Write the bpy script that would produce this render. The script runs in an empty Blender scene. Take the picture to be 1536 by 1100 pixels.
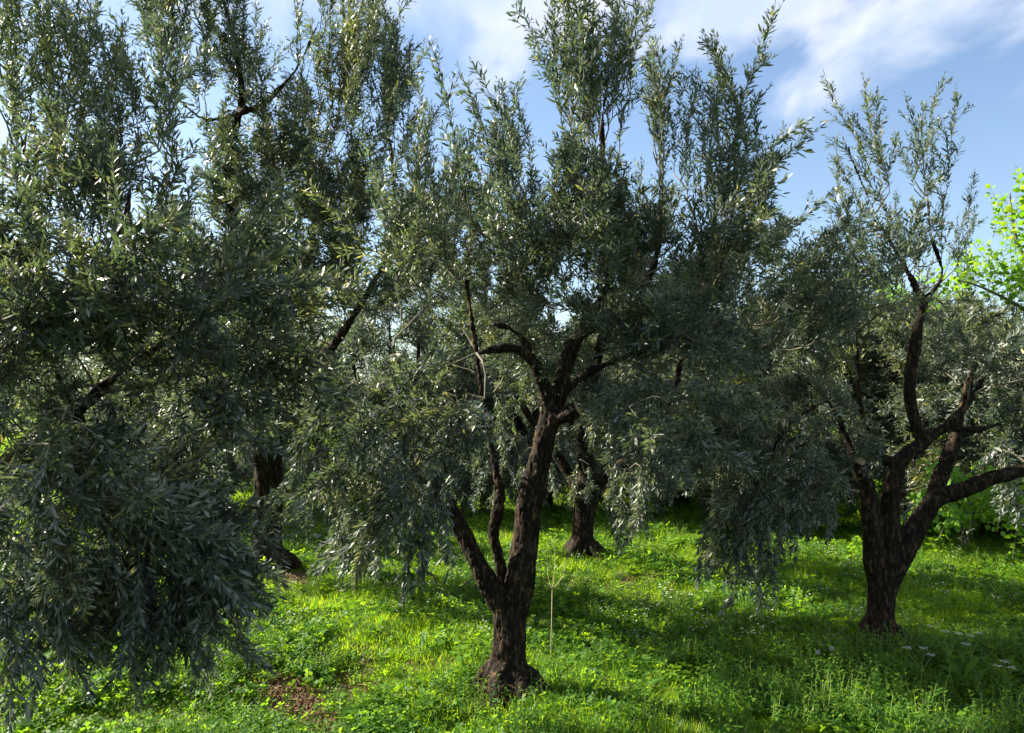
import bpy, math, random
import numpy as np
from mathutils import Vector, Matrix, noise

PI = math.pi
rng = np.random.default_rng(7)
random.seed(7)
sc = bpy.context.scene
C = sc.collection

# ------------------------------------------------------------------ camera
EYE = 1.55
FPX = 1205.0
PITCH = math.radians(2.85)
cam_d = bpy.data.cameras.new('camera')
cam = bpy.data.objects.new('camera', cam_d)
C.objects.link(cam)
cam.location = (0, 0, EYE)
cam.rotation_euler = (math.radians(90) + PITCH, 0, 0)
cam_d.sensor_width = 36.0
cam_d.lens = 36.0 * FPX / 1536.0
cam_d.clip_start = 0.05
cam_d.clip_end = 2000.0
sc.camera = cam

# ------------------------------------------------------------------ sun, sky, exposure
SUN_TO = Vector((-0.86, 0.36, 0.62)).normalized()
SUN_EL = math.asin(SUN_TO.z)
SUN_AZ = math.atan2(SUN_TO.x, SUN_TO.y)
sd = bpy.data.lights.new('sun', 'SUN')
sd.energy = 5.0
sd.angle = math.radians(0.5)
sd.color = (1.0, 0.91, 0.76)
so = bpy.data.objects.new('sun', sd)
C.objects.link(so)
so.rotation_euler = (-SUN_TO).to_track_quat('-Z', 'Y').to_euler()
so.location = SUN_TO * 60

world = bpy.data.worlds.new('World')
sc.world = world
world.use_nodes = True
nt = world.node_tree
N, L = nt.nodes, nt.links
bg = N['Background']
bg.inputs['Strength'].default_value = 0.056
sky = N.new('ShaderNodeTexSky')
sky.sky_type = 'NISHITA'
sky.sun_disc = False
sky.sun_elevation = SUN_EL
sky.sun_rotation = SUN_AZ
sky.altitude = 50
sky.air_density = 1.0
sky.dust_density = 0.7
sky.ozone_density = 1.6


def mth(N, L, op, a, b=None, c=None, clamp=False):
    n = N.new('ShaderNodeMath'); n.operation = op; n.use_clamp = clamp
    for i, v in enumerate((a, b, c)):
        if v is None: continue
        if isinstance(v, (int, float)): n.inputs[i].default_value = v
        else: L.new(v, n.inputs[i])
    return n.outputs[0]


tc = N.new('ShaderNodeTexCoord')
sep = N.new('ShaderNodeSeparateXYZ'); L.new(tc.outputs['Generated'], sep.inputs[0])
zc = mth(N, L, 'MAXIMUM', sep.outputs['Z'], 0.03)
cu = mth(N, L, 'DIVIDE', sep.outputs['X'], zc)
cv = mth(N, L, 'DIVIDE', sep.outputs['Y'], zc)
cmb = N.new('ShaderNodeCombineXYZ'); L.new(cu, cmb.inputs[0]); L.new(cv, cmb.inputs[1])
mp = N.new('ShaderNodeMapping'); L.new(cmb.outputs[0], mp.inputs[0])
mp.inputs['Location'].default_value = (2.2, 6.5, 0)
mp.inputs['Scale'].default_value = (1.25, 0.5, 1)
nz = N.new('ShaderNodeTexNoise'); L.new(mp.outputs[0], nz.inputs['Vector'])
nz.inputs['Scale'].default_value = 2.1
nz.inputs['Detail'].default_value = 9
nz.inputs['Roughness'].default_value = 0.50
nz.inputs['Distortion'].default_value = 0.35
elev = mth(N, L, 'MULTIPLY_ADD', sep.outputs['Z'], 2.0, -0.80)      # fewer clouds low down
elev = mth(N, L, 'MINIMUM', elev, 0.10)
cd = mth(N, L, 'ADD', nz.outputs[0], elev)
cd = mth(N, L, 'MULTIPLY_ADD', sep.outputs['X'], 0.13, cd)
mr = N.new('ShaderNodeMapRange'); mr.interpolation_type = 'SMOOTHSTEP'
L.new(cd, mr.inputs[0])
mr.inputs[1].default_value = 0.44; mr.inputs[2].default_value = 0.68
mr.inputs[3].default_value = 0.0; mr.inputs[4].default_value = 0.85
nz2 = N.new('ShaderNodeTexNoise'); L.new(mp.outputs[0], nz2.inputs['Vector'])
nz2.inputs['Scale'].default_value = 3.3; nz2.inputs['Detail'].default_value = 6
cr = N.new('ShaderNodeValToRGB'); L.new(nz2.outputs[0], cr.inputs[0])
cr.color_ramp.elements[0].position = 0.35; cr.color_ramp.elements[0].color = (3.5, 4.1, 5.3, 1)
cr.color_ramp.elements[1].position = 0.65; cr.color_ramp.elements[1].color = (5.2, 5.3, 5.9, 1)
tint = N.new('ShaderNodeMixRGB'); tint.blend_type = 'MULTIPLY'; tint.inputs[0].default_value = 1
L.new(sky.outputs[0], tint.inputs[1]); tint.inputs[2].default_value = (1.0, 1.0, 1.0, 1)
mx = N.new('ShaderNodeMixRGB'); L.new(mr.outputs[0], mx.inputs[0])
L.new(tint.outputs[0], mx.inputs[1]); L.new(cr.outputs[0], mx.inputs[2])
L.new(mx.outputs[0], bg.inputs['Color'])

sc.view_settings.view_transform = 'Standard'
sc.view_settings.look = 'None'
sc.view_settings.exposure = 2.0
sc.view_settings.gamma = 1.0
sc.view_settings.use_curve_mapping = False
sc.render.engine = 'CYCLES'
sc.cycles.max_bounces = 6
sc.cycles.diffuse_bounces = 3
sc.cycles.glossy_bounces = 2
sc.cycles.transmission_bounces = 4
sc.cycles.transparent_max_bounces = 4
sc.cycles.caustics_reflective = False
sc.cycles.caustics_refractive = False
sc.cycles.sample_clamp_indirect = 6


# ------------------------------------------------------------------ helpers
def P(px, py, Y):
    """photo pixel at distance Y -> world point (used only to lay the place out)"""
    dx = (px - 768) / FPX
    dz = (550 - py) / FPX
    y = math.cos(PITCH) - dz * math.sin(PITCH)
    z = math.sin(PITCH) + dz * math.cos(PITCH)
    s = Y / y
    return np.array([dx * s, Y, EYE + z * s])


def pxm(Y): return Y / FPX


def hgt(x, y):
    """ground relief"""
    return (0.05 * np.sin(x * 0.9 + 0.4) * np.cos(y * 0.8) + 0.03 * np.sin(x * 2.3 + y * 1.7)
            + 0.015 * np.sin(x * 5.1 - y * 3.3)) * np.clip((np.abs(y)) / 3.0, 0, 1)


def link(o, parent=None):
    C.objects.link(o)
    if parent is not None: o.parent = parent
    return o


def mesh_from(name, V, F, mats=(), midx=None, smooth=False, attrs=None):
    me = bpy.data.meshes.new(name)
    me.from_pydata([tuple(v) for v in np.asarray(V, dtype=float)] if not isinstance(V, list) else V, [], F if isinstance(F, list) else F.tolist())
    for m in mats: me.materials.append(m)
    if midx is not None: me.polygons.foreach_set('material_index', np.asarray(midx, dtype=np.int32))
    if smooth: me.polygons.foreach_set('use_smooth', np.ones(len(me.polygons), dtype=bool))
    if attrs:
        for k, a in attrs.items():
            at = me.attributes.new(k, 'FLOAT', 'POINT')
            at.data.foreach_set('value', np.asarray(a, dtype=np.float32))
    me.update()
    return me


def obj(name, me, parent=None, loc=None):
    o = bpy.data.objects.new(name, me)
    link(o, parent)
    if loc is not None: o.location = loc
    return o


def tag(o, label=None, cat=None, group=None, kind=None):
    if label: o['label'] = label
    if cat: o['category'] = cat
    if group: o['group'] = group
    if kind: o['kind'] = kind
    return o


def empty(name, loc, label, cat, group=None):
    o = bpy.data.objects.new(name, None)
    link(o); o.location = loc; o.empty_display_size = 0.2
    return tag(o, label, cat, group)


def unit(v):
    v = np.asarray(v, dtype=float)
    return v / max(1e-9, np.linalg.norm(v))


def perp(t):
    a = np.array([0, 0, 1.0]) if abs(t[2]) < 0.9 else np.array([1.0, 0, 0])
    u = unit(np.cross(t, a))
    return u, np.cross(t, u)


class MB:
    """collects tubes and leaves of one mesh"""
    def __init__(s):
        s.V = []; s.F = []; s.M = []; s.R = []; s.n = 0

    def add(s, V, F, m=0, r=0.5):
        V = np.asarray(V, dtype=float)
        s.V.append(V); s.F += [tuple(int(i) + s.n for i in f) for f in F]; s.M += [m] * len(F)
        s.R.append(np.full(len(V), r)); s.n += len(V)

    def tube(s, pts, rad, sides=5, m=0, r=0.5, cap=True, cap_m=None):
        pts = np.asarray(pts, dtype=float); k = len(pts)
        V = []; u = None
        for i in range(k):
            t = unit(pts[min(i + 1, k - 1)] - pts[max(i - 1, 0)])
            if u is None: u, w = perp(t)
            else:
                u = unit(u - t * np.dot(u, t)); w = np.cross(t, u)
            for j in range(sides):
                a = 2 * PI * j / sides
                V.append(pts[i] + rad[i] * (u * math.cos(a) + w * math.sin(a)))
        F = [(i * sides + j, i * sides + (j + 1) % sides, (i + 1) * sides + (j + 1) % sides, (i + 1) * sides + j)
             for i in range(k - 1) for j in range(sides)]
        s.add(V, F, m, r)
        if cap:
            b = s.n - sides
            s.F.append(tuple(range(b, b + sides))); s.M.append(m if cap_m is None else cap_m)
            b = s.n - sides * k
            s.F.append(tuple(reversed(range(b, b + sides)))); s.M.append(m)

    def leaf(s, base, d, nrm, ln, wd, m=1, r=0.5, curl=0.12, outline=((0.32, 0.86), (0.68, 0.80))):
        d = unit(d); sd_ = unit(np.cross(d, nrm)); nn = np.cross(sd_, d)
        V = [base]
        for t, w in outline:
            c = base + d * ln * t - nn * curl * ln * t * t
            V += [c - sd_ * wd * 0.5 * w, c + sd_ * wd * 0.5 * w]
        V.append(base + d * ln - nn * curl * ln)
        k = len(outline)
        F = [(0, 2, 1)]
        for i in range(k - 1): F.append((1 + 2 * i, 2 + 2 * i, 4 + 2 * i, 3 + 2 * i))
        F.append((2 * k - 1, 2 * k, 2 * k + 1))
        s.add(V, F, m, r)

    def mesh(s, name, mats, smooth=False):
        return mesh_from(name, np.concatenate(s.V), s.F, mats, s.M, smooth, {'rnd': np.concatenate(s.R)})


# ------------------------------------------------------------------ materials
def mat(name):
    m = bpy.data.materials.new(name); m.use_nodes = True
    for n in list(m.node_tree.nodes): m.node_tree.nodes.remove(n)
    return m, m.node_tree.nodes, m.node_tree.links


def ramp(N, L, fac, stops):
    r = N.new('ShaderNodeValToRGB'); L.new(fac, r.inputs[0])
    el = r.color_ramp.elements
    while len(el) < len(stops): el.new(0.5)
    for e, (p, c) in zip(el, stops): e.position = p; e.color = (*c, 1)
    return r.outputs[0]


def leaf_mat(name, top, under, trans, gloss=0.35, rough=0.38, tw=0.35, spec=0.5):
    """thin leaf: upper and lower side of their own colour, light passes through"""
    m, N, L = mat(name)
    at = N.new('ShaderNodeAttribute'); at.attribute_name = 'rnd'
    oi = N.new('ShaderNodeObjectInfo')
    a = mth(N, L, 'ADD', at.outputs['Fac'], oi.outputs['Random'])
    f = mth(N, L, 'FRACT', a)
    geo = N.new('ShaderNodeNewGeometry')
    tcol = ramp(N, L, f, top); ucol = ramp(N, L, f, under); trc = ramp(N, L, f, trans)
    vary = ramp(N, L, oi.outputs['Random'], ((0.0, (.80, .88, 1.0)), (0.6, (1.0, 1.0, 1.0)), (0.88, (1.15, 1.12, 1.0)), (1.0, (1.6, 1.4, .85))))
    def vm(c):
        q = N.new('ShaderNodeMixRGB'); q.blend_type = 'MULTIPLY'; q.inputs[0].default_value = 1
        L.new(c, q.inputs[1]); L.new(vary, q.inputs[2]); return q.outputs[0]
    tcol, ucol, trc = vm(tcol), vm(ucol), vm(trc)
    mx = N.new('ShaderNodeMixRGB'); L.new(geo.outputs['Backfacing'], mx.inputs[0])
    L.new(tcol, mx.inputs[1]); L.new(ucol, mx.inputs[2])
    p = N.new('ShaderNodeBsdfPrincipled'); L.new(mx.outputs[0], p.inputs['Base Color'])
    p.inputs['Roughness'].default_value = rough
    p.inputs['Specular IOR Level'].default_value = spec
    t = N.new('ShaderNodeBsdfTranslucent'); L.new(trc, t.inputs['Color'])
    ms = N.new('ShaderNodeMixShader'); ms.inputs[0].default_value = tw
    L.new(p.outputs[0], ms.inputs[1]); L.new(t.outputs[0], ms.inputs[2])
    o = N.new('ShaderNodeOutputMaterial'); L.new(ms.outputs[0], o.inputs[0])
    return m


M = {}
M['olive_leaf'] = leaf_mat('olive_leaf',
    ((0.0, (0.008, 0.015, 0.013)), (0.5, (0.020, 0.031, 0.023)), (0.93, (0.105, 0.120, 0.078)), (1.0, (0.14, 0.14, 0.05))),
    ((0.0, (0.055, 0.078, 0.066)), (1.0, (0.27, 0.30, 0.25))),
    ((0.0, (0.07, 0.12, 0.040)), (0.9, (0.17, 0.23, 0.075)), (1.0, (0.42, 0.40, 0.09))), tw=0.30, rough=0.46, spec=0.38)
M['grass'] = leaf_mat('grass_blade',
    ((0.0, (0.035, 0.11, 0.010)), (0.6, (0.09, 0.19, 0.012)), (0.88, (0.16, 0.22, 0.02)), (0.96, (0.40, 0.31, 0.13)), (1.0, (0.45, 0.36, 0.18))),
    ((0.0, (0.04, 0.11, 0.014)), (1.0, (0.11, 0.20, 0.025))),
    ((0.0, (0.18, 0.44, 0.006)), (0.6, (0.42, 0.68, 0.010)), (1.0, (0.62, 0.70, 0.04))), tw=0.5, rough=0.5, spec=0.12)
M['weed'] = leaf_mat('weed_leaf',
    ((0.0, (0.03, 0.09, 0.012)), (0.6, (0.06, 0.15, 0.016)), (1.0, (0.11, 0.20, 0.02))),
    ((0.0, (0.04, 0.10, 0.02)), (1.0, (0.10, 0.18, 0.03))),
    ((0.0, (0.17, 0.36, 0.012)), (1.0, (0.36, 0.56, 0.02))), tw=0.45, rough=0.55, spec=0.15)
M['lime_leaf'] = leaf_mat('broad_leaf',
    ((0.0, (0.07, 0.17, 0.012)), (1.0, (0.12, 0.24, 0.018))),
    ((0.0, (0.12, 0.21, 0.03)), (1.0, (0.17, 0.27, 0.04))),
    ((0.0, (0.14, 0.36, 0.010)), (0.6, (0.28, 0.50, 0.015)), (1.0, (0.44, 0.60, 0.02))), tw=0.45, rough=0.5, spec=0.3)
M['dry_leaf'] = leaf_mat('dry_leaf',
    ((0.0, (0.06, 0.038, 0.02)), (0.6, (0.13, 0.085, 0.048)), (1.0, (0.34, 0.27, 0.17))),
    ((0.0, (0.12, 0.08, 0.05)), (1.0, (0.30, 0.25, 0.18))),
    ((0.0, (0.2, 0.12, 0.04)), (1.0, (0.4, 0.28, 0.1))), tw=0.2, rough=0.7, spec=0.2)


def solid(name, stops, scale=20, rough=0.8, bump=0.0, stretch=(1, 1, 1)):
    m, N, L = mat(name)
    tc = N.new('ShaderNodeTexCoord')
    mp = N.new('ShaderNodeMapping'); L.new(tc.outputs['Object'], mp.inputs[0]); mp.inputs['Scale'].default_value = stretch
    nz = N.new('ShaderNodeTexNoise'); L.new(mp.outputs[0], nz.inputs['Vector'])
    nz.inputs['Scale'].default_value = scale; nz.inputs['Detail'].default_value = 6
    p = N.new('ShaderNodeBsdfPrincipled'); L.new(ramp(N, L, nz.outputs[0], stops), p.inputs['Base Color'])
    p.inputs['Roughness'].default_value = rough
    p.inputs['Specular IOR Level'].default_value = 0.25
    if bump:
        b = N.new('ShaderNodeBump'); b.inputs['Strength'].default_value = bump; b.inputs['Distance'].default_value = 0.01
        L.new(nz.outputs[0], b.inputs['Height']); L.new(b.outputs[0], p.inputs['Normal'])
    o = N.new('ShaderNodeOutputMaterial'); L.new(p.outputs[0], o.inputs[0])
    return m


def bark_mat(name, dark, mid, light):
    m, N, L = mat(name)
    tc = N.new('ShaderNodeTexCoord')
    mp = N.new('ShaderNodeMapping'); L.new(tc.outputs['Object'], mp.inputs[0]); mp.inputs['Scale'].default_value = (1, 1, 0.32)
    n1 = N.new('ShaderNodeTexNoise'); L.new(mp.outputs[0], n1.inputs['Vector'])
    n1.inputs['Scale'].default_value = 46; n1.inputs['Detail'].default_value = 8; n1.inputs['Roughness'].default_value = 0.62
    n1.inputs['Distortion'].default_value = 0.6
    v = N.new('ShaderNodeTexVoronoi'); v.feature = 'DISTANCE_TO_EDGE'; L.new(mp.outputs[0], v.inputs['Vector']); v.inputs['Scale'].default_value = 38
    n2 = N.new('ShaderNodeTexNoise'); L.new(tc.outputs['Object'], n2.inputs['Vector']); n2.inputs['Scale'].default_value = 7; n2.inputs['Detail'].default_value = 4
    f = mth(N, L, 'MULTIPLY_ADD', v.outputs[0], 0.2, n1.outputs[0])
    f = mth(N, L, 'ADD', f, -0.04)
    col = ramp(N, L, f, ((0.30, dark), (0.52, mid), (0.78, light)))
    mx = N.new('ShaderNodeMixRGB'); mx.blend_type = 'MIX'
    L.new(mth(N, L, 'MULTIPLY_ADD', n2.outputs[0], 2.4, -1.35, clamp=True), mx.inputs[0])
    L.new(col, mx.inputs[1]); mx.inputs[2].default_value = (0.05, 0.042, 0.03, 1)
    p = N.new('ShaderNodeBsdfPrincipled'); L.new(mx.outputs[0], p.inputs['Base Color'])
    p.inputs['Roughness'].default_value = 0.9; p.inputs['Specular IOR Level'].default_value = 0.15
    b = N.new('ShaderNodeBump'); b.inputs['Strength'].default_value = 0.9; b.inputs['Distance'].default_value = 0.012
    L.new(f, b.inputs['Height']); L.new(b.outputs[0], p.inputs['Normal'])
    o = N.new('ShaderNodeOutputMaterial'); L.new(p.outputs[0], o.inputs[0])
    return m


M['bark'] = bark_mat('olive_bark', (0.004, 0.003, 0.002), (0.015, 0.010, 0.006), (0.17, 0.105, 0.052))
M['bark_young'] = solid('young_bark', ((0.3, (0.06, 0.055, 0.038)), (0.7, (0.17, 0.15, 0.10))), 30, 0.8)
M['twig'] = solid('twig', ((0.3, (0.07, 0.08, 0.045)), (0.7, (0.15, 0.15, 0.09))), 30, 0.7)
M['cut_wood'] = solid('cut_wood', ((0.3, (0.30, 0.20, 0.11)), (0.7, (0.46, 0.33, 0.19))), 25, 0.8)
M['dry_stem'] = solid('dry_stem', ((0.3, (0.30, 0.24, 0.13)), (0.7, (0.42, 0.36, 0.22))), 30, 0.8)
M['green_stem'] = solid('green_stem', ((0.3, (0.08, 0.14, 0.03)), (0.7, (0.14, 0.2, 0.05))), 30, 0.6)
M['petal'] = solid('white_petal', ((0.3, (0.40, 0.42, 0.36)), (0.7, (0.52, 0.53, 0.47))), 30, 0.7)

# ------------------------------------------------------------------ ground
# bare soil patches: (px, py, half width px, half height px, amount)
BARE = [(455, 1072, 105, 50, 1.0), (410, 1030, 95, 22, 1.0), (905, 880, 120, 12, .45), (1000, 905, 60, 8, .5), (640, 880, 90, 16, .6),
        (440, 866, 60, 12, .7), (770, 1048, 60, 12, 1.), (540, 985, 50, 10, .5), (1330, 975, 60, 10, .5), (880, 850, 60, 8, .3),
        (1140, 862, 60, 8, .4), (660, 1010, 40, 10, .5)]


def gY(py):
    dz = (550 - py) / FPX
    y = math.cos(PITCH) - dz * math.sin(PITCH); z = math.sin(PITCH) + dz * math.cos(PITCH)
    return EYE * y / (-z)


def bare_amount(x, y):
    b = np.zeros_like(x, dtype=float)
    for px, py, rx, ry, am in BARE:
        Y = gY(py); cx = P(px, py, Y)[0]
        hx = rx * pxm(Y); hy = max(0.12, (gY(py - ry) - gY(py + ry)) / 2)
        wob = 0.25 * np.sin(x * 11 + y * 7) + 0.2 * np.sin(x * 23 - y * 17) + 0.15 * np.sin(y * 31 + x * 5)
        d = np.sqrt(((x - cx) / hx) ** 2 + ((y - Y) / hy) ** 2) + wob
        b = np.maximum(b, am * np.clip(1.6 - d * 1.1, 0, 1))
    return b


def axis(lo, hi, step, far, grow=1.22):
    a = list(np.arange(lo, hi + step / 2, step)); s = step
    while a[-1] < far: s *= grow; a.append(a[-1] + s)
    s = step; b = []
    c = lo
    while c > -far: s *= grow; c -= s; b.append(c)
    return np.array(b[::-1] + a)


gx = axis(-7, 7, 0.07, 700); gy = axis(1.5, 13, 0.07, 700)
X, Yg = np.meshgrid(gx, gy)
Z = hgt(X, Yg) * np.clip(1.5 - np.hypot(X, Yg) / 60, 0, 1)
for i in range(3):
    k = (19.0, 31.0, 53.0)[i]
    near = (np.abs(X) < 7.2) & (Yg > 1.4) & (Yg < 13.2)
    Z += near * (0.006, 0.004, 0.003)[i] * np.sin(X * k + 1.7 * i + 2 * np.sin(Yg * k * .31)) * np.cos(Yg * k * .83 + i)
V = np.stack([X.ravel(), Yg.ravel(), Z.ravel()], 1)
nx, ny = len(gx), len(gy)
ii = (np.arange(ny - 1)[:, None] * nx + np.arange(nx - 1)[None]).ravel()
F = np.stack([ii, ii + 1, ii + nx + 1, ii + nx], 1)
m, N, L = mat('soil_and_turf')
at = N.new('ShaderNodeAttribute'); at.attribute_name = 'bare'
tc = N.new('ShaderNodeTexCoord')
n1 = N.new('ShaderNodeTexNoise'); L.new(tc.outputs['Object'], n1.inputs['Vector']); n1.inputs['Scale'].default_value = 26; n1.inputs['Detail'].default_value = 9; n1.inputs['Roughness'].default_value = .65
n2 = N.new('ShaderNodeTexNoise'); L.new(tc.outputs['Object'], n2.inputs['Vector']); n2.inputs['Scale'].default_value = 1.3; n2.inputs['Detail'].default_value = 8
soil = ramp(N, L, n1.outputs[0], ((0.3, (0.035, 0.018, 0.010)), (0.55, (0.12, 0.062, 0.034)), (0.75, (0.24, 0.14, 0.08))))
turf = ramp(N, L, n1.outputs[0], ((0.3, (0.012, 0.026, 0.006)), (0.55, (0.035, 0.085, 0.012)), (0.75, (0.08, 0.15, 0.02))))
tf2 = N.new('ShaderNodeMixRGB'); L.new(mth(N, L, 'MULTIPLY_ADD', n2.outputs[0], 2.2, -0.75, clamp=True), tf2.inputs[0])
L.new(turf, tf2.inputs[1]); tf2.inputs[2].default_value = (0.075, 0.13, 0.02, 1)
mx = N.new('ShaderNodeMixRGB'); L.new(at.outputs['Fac'], mx.inputs[0]); L.new(tf2.outputs[0], mx.inputs[1]); L.new(soil, mx.inputs[2])
p = N.new('ShaderNodeBsdfPrincipled'); L.new(mx.outputs[0], p.inputs['Base Color']); p.inputs['Roughness'].default_value = 0.95
p.inputs['Specular IOR Level'].default_value = 0.1
b = N.new('ShaderNodeBump'); b.inputs['Strength'].default_value = 0.8; b.inputs['Distance'].default_value = 0.03
L.new(n1.outputs[0], b.inputs['Height']); L.new(b.outputs[0], p.inputs['Normal'])
o = N.new('ShaderNodeOutputMaterial'); L.new(p.outputs[0], o.inputs[0])
M['ground'] = m
g = obj('ground', mesh_from('ground', V, F, [M['ground']], None, True, {'bare': np.maximum(bare_amount(V[:, 0], V[:, 1]), 0.12)}))
tag(g, kind='structure')


# ------------------------------------------------------------------ sprays (twig with leaves), grown along +Z
def bent(start, d, ln, n, bend, wob, r_):
    pts = [np.array(start, dtype=float)]; d = unit(d)
    for i in range(n):
        d = unit(d + np.asarray(bend) / n + r_.normal(0, wob, 3))
        pts.append(pts[-1] + d * ln / n)
    return np.array(pts)


def along(pts, s):
    seg = np.linalg.norm(np.diff(pts, axis=0), axis=1); cum = np.concatenate([[0], np.cumsum(seg)])
    s = min(max(s, 0), cum[-1] - 1e-6); i = int(np.searchsorted(cum, s, side='right') - 1)
    i = min(i, len(seg) - 1)
    return pts[i] + (pts[i + 1] - pts[i]) * (s - cum[i]) / seg[i], unit(pts[i + 1] - pts[i])


class Spray:
    def __init__(s, seed, ln, nlat, latlen, ang, lf=0.055, gap=0.023, sub=0, bend=(0, 0, 0), start=0.05, leafang=(0.6, 1.0)):
        r = np.random.default_rng(seed)
        s.twigs = []; s.leaves = []; s.r = r; s.ln = ln
        main = bent((0, 0, 0), (0, 0, 1), ln, 9, bend, 0.07, r)
        s.stem(main, 0.0030, lf, gap, start * ln, leafang)
        for k in range(nlat):
            t = (k + r.uniform(0.1, .9)) / nlat
            t = 0.05 + 0.85 * t
            q, td = along(main, t * ln)
            u, w = perp(td); a = k * 2.4 + r.uniform(-.9, .9)
            ax = u * math.cos(a) + w * math.sin(a)
            an = ang * r.uniform(.5, 1.4)
            d = td * math.cos(an) + ax * math.sin(an)
            ll = latlen * (1.0 - 0.80 * t) * r.uniform(.35, 1.3)
            lat = bent(q, d, ll, 5, td * 0.35 + np.asarray(bend) * .6, 0.06, r)
            s.stem(lat, 0.0018, lf * r.uniform(.85, 1.05), gap, 0.012, leafang)
            for j in range(sub):
                tt = r.uniform(.2, .8); q2, td2 = along(lat, tt * ll); u2, w2 = perp(td2); a2 = r.uniform(0, 6.28)
                d2 = td2 * .75 + (u2 * math.cos(a2) + w2 * math.sin(a2)) * .65
                l2 = ll * .5 * r.uniform(.6, 1.1)
                s.stem(bent(q2, d2, l2, 3, td * .3, 0.08, r), 0.0013, lf * .9, gap, 0.01, leafang)

    def stem(s, pts, rad, lf, gap, first, leafang):
        r = s.r; ln = np.linalg.norm(np.diff(pts, axis=0), axis=1).sum()
        s.twigs.append((pts, rad))
        d = first; k = r.integers(0, 2); rot0 = r.uniform(0, 6.28)
        while d < ln:
            q, t = along(pts, d); u, w = perp(t)
            a = rot0 + k * PI / 2 + r.uniform(-.35, .35)
            size = lf * (1.0 if d < ln * .75 else 1.0 - 0.5 * (d / ln - .75) / .25)
            for sg in (0, PI):
                if r.random() < .06: continue
                ax = u * math.cos(a + sg) + w * math.sin(a + sg)
                th = r.uniform(*leafang)
                dd = t * math.cos(th) + ax * math.sin(th)
                nn = unit(t * math.sin(th) - ax * math.cos(th) + r.normal(0, .35, 3))
                l = size * r.uniform(.6, 1.2)
                s.leaves.append((q, dd, nn, l, l * r.uniform(.19, .28), r.random(), r.uniform(-.05, .28)))
            d += gap * r.uniform(.8, 1.25); k += 1
        q, t = along(pts, ln)
        for _ in range(2):
            s.leaves.append((q, unit(t + r.normal(0, .2, 3)), perp(t)[0], lf * .6, lf * .11, r.random(), .05))

    def build(s, name):
        mb = MB()
        for pts, rad in s.twigs: mb.tube(pts, np.linspace(rad, rad * .4, len(pts)), 3, 0, cap=False)
        for q, dd, nn, l, w, rr, cu_ in s.leaves: mb.leaf(q, dd, nn, l, w, 1, rr, cu_)
        s.me = mb.mesh(name, [M['twig'], M['olive_leaf']])
        return s


SPR = {'P': [], 'B': [], 'H': []}
for i in range(6):
    SPR['P'].append(Spray(100 + i, 0.74, 11 + i % 3, 0.27, 0.5, sub=1, gap=.024, bend=(random.uniform(-.4, .4), random.uniform(-.4, .4), 0), leafang=(.45, .85)).build('olive_plume'))
for i in range(7):
    SPR['B'].append(Spray(200 + i, 0.42, 19, 0.26, 0.9, sub=2, bend=(random.uniform(-.5, .5), random.uniform(-.5, .5), 0)).build('olive_spray'))
for i in range(6):
    SPR['H'].append(Spray(300 + i, 0.50, 14, 0.22, 0.55, sub=1, bend=(random.uniform(-.3, .3), random.uniform(-.3, .3), .3), leafang=(.3, .75)).build('olive_hanging_spray'))
mbl = MB(); mbl.leaf(np.zeros(3), (0, 0, 1), (0, 1, 0), 1.0, 0.2, 0, 0.3, 0.12)
LEAF_ME = mbl.mesh('olive_leaf', [M['olive_leaf']])


def frame_z(d, roll):
    d = unit(d); u, w = perp(d)
    a = u * math.cos(roll) + w * math.sin(roll); b_ = np.cross(d, a)
    return Matrix(((a[0], b_[0], d[0]), (a[1], b_[1], d[1]), (a[2], b_[2], d[2])))


# ------------------------------------------------------------------ trunks: smooth union of limbs, bark relief, split into parts
def remesh(V, F, voxel, smooth_it=6):
    me = mesh_from('tmp', V, F)
    o = bpy.data.objects.new('tmp', me); C.objects.link(o)
    md = o.modifiers.new('r', 'REMESH'); md.mode = 'VOXEL'; md.voxel_size = voxel
    sm = o.modifiers.new('s', 'SMOOTH'); sm.iterations = smooth_it; sm.factor = 0.6
    dg = bpy.context.evaluated_depsgraph_get()
    ev = o.evaluated_get(dg); m2 = ev.to_mesh()
    n = len(m2.vertices); co = np.empty(n * 3); m2.vertices.foreach_get('co', co)
    no = np.empty(n * 3); m2.vertices.foreach_get('normal', no)
    fs = [tuple(p.vertices) for p in m2.polygons]
    ev.to_mesh_clear()
    bpy.data.objects.remove(o); bpy.data.meshes.remove(me)
    return co.reshape(-1, 3), no.reshape(-1, 3), fs


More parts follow.
